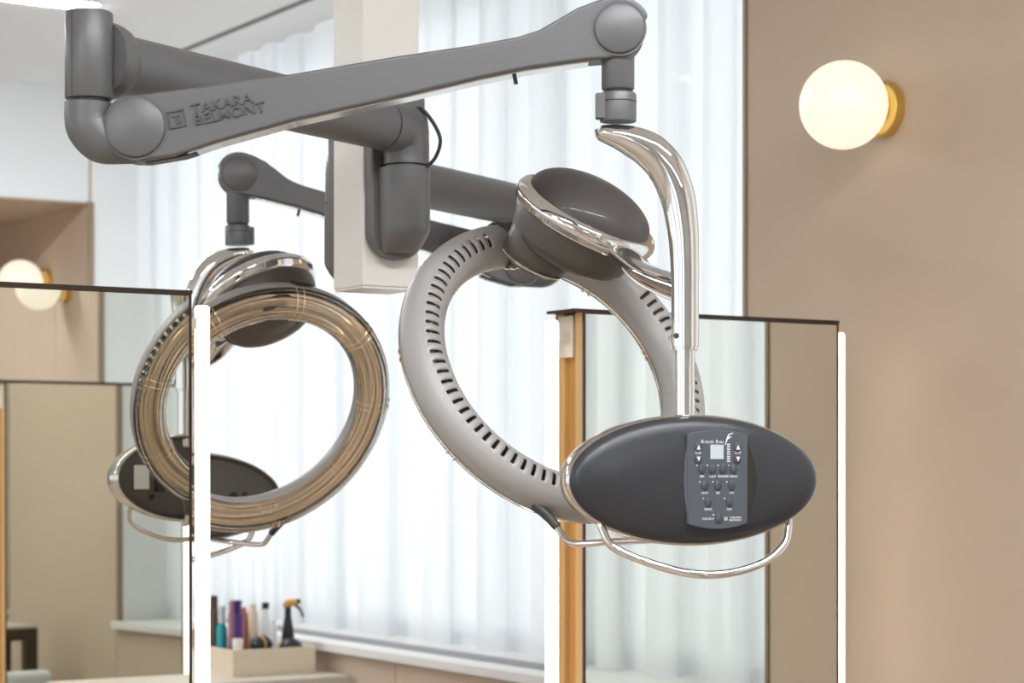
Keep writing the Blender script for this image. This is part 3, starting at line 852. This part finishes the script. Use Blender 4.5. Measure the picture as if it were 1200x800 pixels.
    # front handle and the stay to the ring
    MB().sweep([Pp(-0.158, -0.064, 0.020), Pp(-0.156, -0.078, 0.026), Pp(-0.143, -0.104, 0.036), Pp(-0.092, -0.128, 0.050), Pp(-0.02, -0.1465, 0.058), Pp(0.045, -0.1470, 0.058), Pp(0.110, -0.131, 0.050), Pp(0.152, -0.104, 0.036), Pp(0.165, -0.078, 0.026), Pp(0.168, -0.062, 0.020)],
               0.0062, 18).build('handle', M['chrome'], t)
    cb = ringp(tha + PI + 0.10, R + rt + 0.004, -0.006)
    pb = Pp(-0.02, -0.088, 0.0)
    st = MB().sweep([cb + D(0.018, -0.004, -0.012), cb + D(0.034, -0.020, -0.034), cb + D(0.052, -0.040, -0.048), cb.lerp(pb, 0.45) + D(0.02, 0, -0.030), pb + D(-0.02, 0.01, -0.006), pb + D(0.03, 0.01, 0.004)], 0.0052, 14).build('ring_stay', M['satin'], t)
    MB().sweep([cb + D(-0.010, 0.004, 0.010), cb + D(0.006, 0.0, 0.000), cb + D(0.027, -0.012, -0.024)], [(0.012, 0.008), (0.012, 0.009), (0.008, 0.007)], 12, side=hv).build('stay_grip', M['grey_dark'], st)
    # cable loop at the elbow
    c0 = Bz + hu * 0.012 - hv * 0.020 + UP * (zt + 0.034)
    if back == 'label':
        MB().sweep([c0 - UP * 0.006, c0 + hu * 0.014 + UP * 0.002, c0 + hu * 0.036 - UP * 0.022, c0 + hu * 0.050 - UP * 0.055, c0 + hu * 0.040 - UP * 0.088, c0 + hu * 0.020 - UP * 0.106], 0.0034, 10).build('cable', M['black'], t)
    return t

dryer('hair_dryer', 'salon hair dryer with control keypad and long grey arm in the foreground', V3((1.888, 3.365, 0)), V3((0, -1, 0)), (1.153, 3.017), EYE + 0.605, EYE + 0.497,
      V3((1.825, 2.609, EYE + 0.509)), EYE + 0.645, 0.0, 0.0)
dryer('hair_dryer', 'salon hair dryer behind the left mirror, its clear ring side facing forward', V3((1.888, 3.595, 0)), V3((0, 1, 0)), (2.604, 3.977), EYE + 0.562, EYE + 0.445,
      V3((1.946, 4.2095, EYE + 0.471)), EYE + 0.624, math.radians(180), 0.008, (0.044, 0.018), 'tags')

# ------------------------------------------------------------------ counter, tray and bottles under the window
cz = 0.682
ct = thing('side_counter', 'low counter with pale top under the window sill', 'counter', (2.95, 6.6, 0))
MB().box((2.66, 6.02, cz - 0.03), (3.17, 7.4, cz)).build('top', M['counter'], ct, bevel=0.003)
MB().box((2.69, 6.05, 0.06), (3.16, 7.37, cz - 0.03)).build('body', M['dark_wood'], ct)
for y0, y1 in ((6.06, 6.71), (6.72, 7.36)):
    d = MB().box((2.672, y0, 0.08), (2.69, y1, cz - 0.04)).build('door', M['dark_wood'], ct)
    MB().box((2.655, (y0 + y1) / 2 - 0.06, cz - 0.09), (2.672, (y0 + y1) / 2 + 0.06, cz - 0.08)).build('handle', M['satin'], d)

tr = thing('tray', 'pale wooden box of styling products on the counter', 'tray', (2.97, 6.28, cz))
tx0, tx1, ty0, ty1, th_ = 2.825, 3.115, 6.15, 6.42, 0.085
for a, b in (((tx0, ty0), (tx1, ty0 + 0.012)), ((tx0, ty1 - 0.012), (tx1, ty1)), ((tx0, ty0 + 0.012), (tx0 + 0.012, ty1 - 0.012)), ((tx1 - 0.012, ty0 + 0.012), (tx1, ty1 - 0.012))):
    MB().box((a[0], a[1], cz), (b[0], b[1], cz + th_)).build('side', M['tray'], tr)
MB().box((tx0 + 0.012, ty0 + 0.012, cz), (tx1 - 0.012, ty1 - 0.012, cz + 0.01)).build('base', M['tray'], tr)

bz = cz + 0.0105
def bottle(label, x, y, body, bcol, cap=None, ccol=None, rough=0.3, sq=(1, 1)):
    t = thing('bottle', label, 'bottle', (x, y, bz), 'styling products in the tray')
    MB().lathe((x, y, bz), UP, body, 24, kx=sq[0], ky=sq[1], sx=(1, 0, 0)).build('body', mat('bottle_body', bcol, rough), t)
    if cap:
        MB().lathe((x, y, bz), UP, cap, 20).build('cap', mat('bottle_cap', ccol, 0.35), t)
bottle('tall brown bottle at the left end of the tray', 2.862, 6.375, [(0.020, 0), (0.021, 0.16), (0.015, 0.19)], (0.10, 0.06, 0.04), [(0.012, 0.19), (0.012, 0.235)], (0.06, 0.04, 0.03))
bottle('teal bottle with a clear cap in the tray', 2.860, 6.310, [(0.017, 0), (0.017, 0.135), (0.010, 0.15)], (0.01, 0.30, 0.32), [(0.011, 0.15), (0.012, 0.165), (0.012, 0.205)], (0.6, 0.62, 0.65))
bottle('small white jar at the left front of the tray', 2.861, 6.19, [(0.016, 0), (0.016, 0.085)], (0.78, 0.76, 0.70), [(0.017, 0.085), (0.017, 0.108)], (0.8, 0.78, 0.74))
bottle('dark purple bottle standing in the tray', 2.886, 6.255, [(0.021, 0), (0.022, 0.17), (0.017, 0.185)], (0.07, 0.02, 0.20), [(0.014, 0.185), (0.018, 0.225)], (0.06, 0.02, 0.18))
bottle('slim mauve bottle left of the purple one', 2.866, 6.248, [(0.010, 0), (0.011, 0.18), (0.008, 0.19)], (0.30, 0.13, 0.20), [(0.008, 0.19), (0.008, 0.222)], (0.35, 0.18, 0.22))
bottle('coral pink flat bottle in the middle of the tray', 2.930, 6.320, [(0.034, 0), (0.034, 0.165), (0.026, 0.18)], (0.62, 0.20, 0.13), [(0.02, 0.18), (0.02, 0.198)], (0.62, 0.24, 0.18), sq=(1, 0.7))
bottle('cream bottle behind the white one', 2.962, 6.295, [(0.018, 0), (0.018, 0.175), (0.012, 0.19)], (0.75, 0.60, 0.42), [(0.011, 0.19), (0.011, 0.21)], (0.8, 0.72, 0.6))
bottle('white tapered bottle with a black cap', 2.986, 6.250, [(0.019, 0), (0.020, 0.12), (0.010, 0.195)], (0.80, 0.81, 0.84), [(0.0115, 0.195), (0.0115, 0.215)], (0.02, 0.02, 0.02))
bottle('clear pale bottle right of the white one', 3.022, 6.34, [(0.017, 0), (0.017, 0.15), (0.010, 0.17)], (0.62, 0.68, 0.75), [(0.010, 0.17), (0.010, 0.19)], (0.75, 0.75, 0.72))
bottle('tiny white bottle near the spray bottle', 3.072, 6.37, [(0.013, 0), (0.013, 0.12), (0.007, 0.135)], (0.8, 0.8, 0.8), [(0.008, 0.135), (0.008, 0.15)], (0.8, 0.78, 0.75))
sp = thing('spray_bottle', 'black spray bottle with amber trigger head in the tray', 'spray bottle', (3.079, 6.275, bz))
MB().lathe((3.079, 6.275, bz), UP, [(0.021, 0), (0.021, 0.10), (0.017, 0.13), (0.011, 0.165), (0.010, 0.205)], 22).build('body', M['black'], sp)
hd_ = MB().sweep([V3((3.068, 6.275, bz + 0.198)), V3((3.079, 6.275, bz + 0.207)), V3((3.105, 6.262, bz + 0.213))], [(0.010, 0.012), (0.014, 0.017), (0.009, 0.012)], 14).build('trigger_head', mat('amber_plastic', (0.62, 0.33, 0.08), 0.3), sp)
MB().lathe((3.105, 6.262, bz + 0.213), (1, -0.4, 0.3), [(0.009, 0), (0.006, 0.012)], 12).build('nozzle', M['black'], hd_)
MB().sweep([V3((3.098, 6.265, bz + 0.204)), V3((3.114, 6.258, bz + 0.188)), V3((3.124, 6.254, bz + 0.162))], [0.005, 0.0045, 0.003], 10).build('trigger', M['black'], hd_)
b1 = thing('hair_brush', 'dark round brush with a tan band lying in the tray', 'hair brush', (2.975, 6.205, bz))
MB().sweep([V3((2.915, 6.18, bz + 0.075)), V3((2.932, 6.195, bz + 0.086)), V3((2.955, 6.205, bz + 0.088)), V3((2.98, 6.210, bz + 0.078))], [0.012, 0.024, 0.027, 0.018], 18).build('bristle_barrel', M['black'], b1)
MB().sweep([V3((2.938, 6.198, bz + 0.087)), V3((2.945, 6.201, bz + 0.088))], 0.0275, 18, interp=1).build('band', mat('tan_band', (0.5, 0.28, 0.12), 0.5), b1)
MB().sweep([V3((2.978, 6.210, bz + 0.078)), V3((3.00, 6.20, bz + 0.03))], [0.010, 0.008], 10, interp=1).build('handle', M['dark_wood'], b1)
b2 = thing('hair_brush', 'black bristle brush at the right end of the tray', 'hair brush', (3.055, 6.20, bz))
MB().lathe((3.045, 6.20, bz + 0.035), (0.2, 0, 1), [(0.018, 0), (0.034, 0.012), (0.038, 0.035), (0.032, 0.055), (0.016, 0.066), (1e-7, 0.068)], 22).build('bristle_head', M['black'], b2)
MB().sweep([V3((3.045, 6.20, bz + 0.04)), V3((3.045, 6.22, bz + 0.004))], [0.009, 0.008], 10, interp=1).build('handle', M['black'], b2)

# table and chair of the front row (they show as reflections)
tb = thing('side_table', 'dark wooden table with pale top reflected in the left mirror', 'table', (2.55, 1.28, 0))
ta, tb_, tc_, td_ = 2.10, 3.0, 1.14, 1.42
MB().box((ta, tc_, 0.742), (tb_, td_, 0.752)).build('inlay_top', M['counter'], tb)
for y in (tc_, td_ - 0.04):
    MB().box((ta, y, 0.695), (tb_, y + 0.04, 0.742)).build('apron', M['dark_wood'], tb)
for x in (ta, tb_ - 0.05):
    for y in (tc_, td_ - 0.04):
        MB().box((x, y, 0), (x + 0.05, y + 0.04, 0.695)).build('leg', M['dark_wood'], tb)

chx, chy = 2.42, 0.55
ch = thing('salon_chair', 'white leather salon chair reflected at the bottom of the left mirror', 'chair', (chx, chy, 0))
MB().box((chx - 0.24, chy - 0.22, 0.40), (chx + 0.24, chy + 0.20, 0.48)).build('seat', M['chair'], ch, bevel=0.03, seg=4)
MB().box((chx - 0.24, chy - 0.26, 0.44), (chx + 0.24, chy - 0.19, 0.655)).build('backrest', M['chair'], ch, bevel=0.03, seg=4)
MB().lathe((chx, chy, 0.04), UP, [(0.035, 0), (0.03, 0.36)], 20).build('column', M['chrome'], ch)
MB().lathe((chx, chy, 0.0), UP, [(0.24, 0), (0.24, 0.015), (0.04, 0.04)], 32).build('base', M['chrome'], ch)
for s in (-1, 1):
    MB().box((chx + s * 0.27 - 0.025, chy - 0.2, 0.44), (chx + s * 0.27 + 0.025, chy + 0.16, 0.60)).build('armrest', M['chair'], ch, bevel=0.018, seg=3)

for o in bpy.data.objects:
    if 'origin' in o:
        del o['origin']
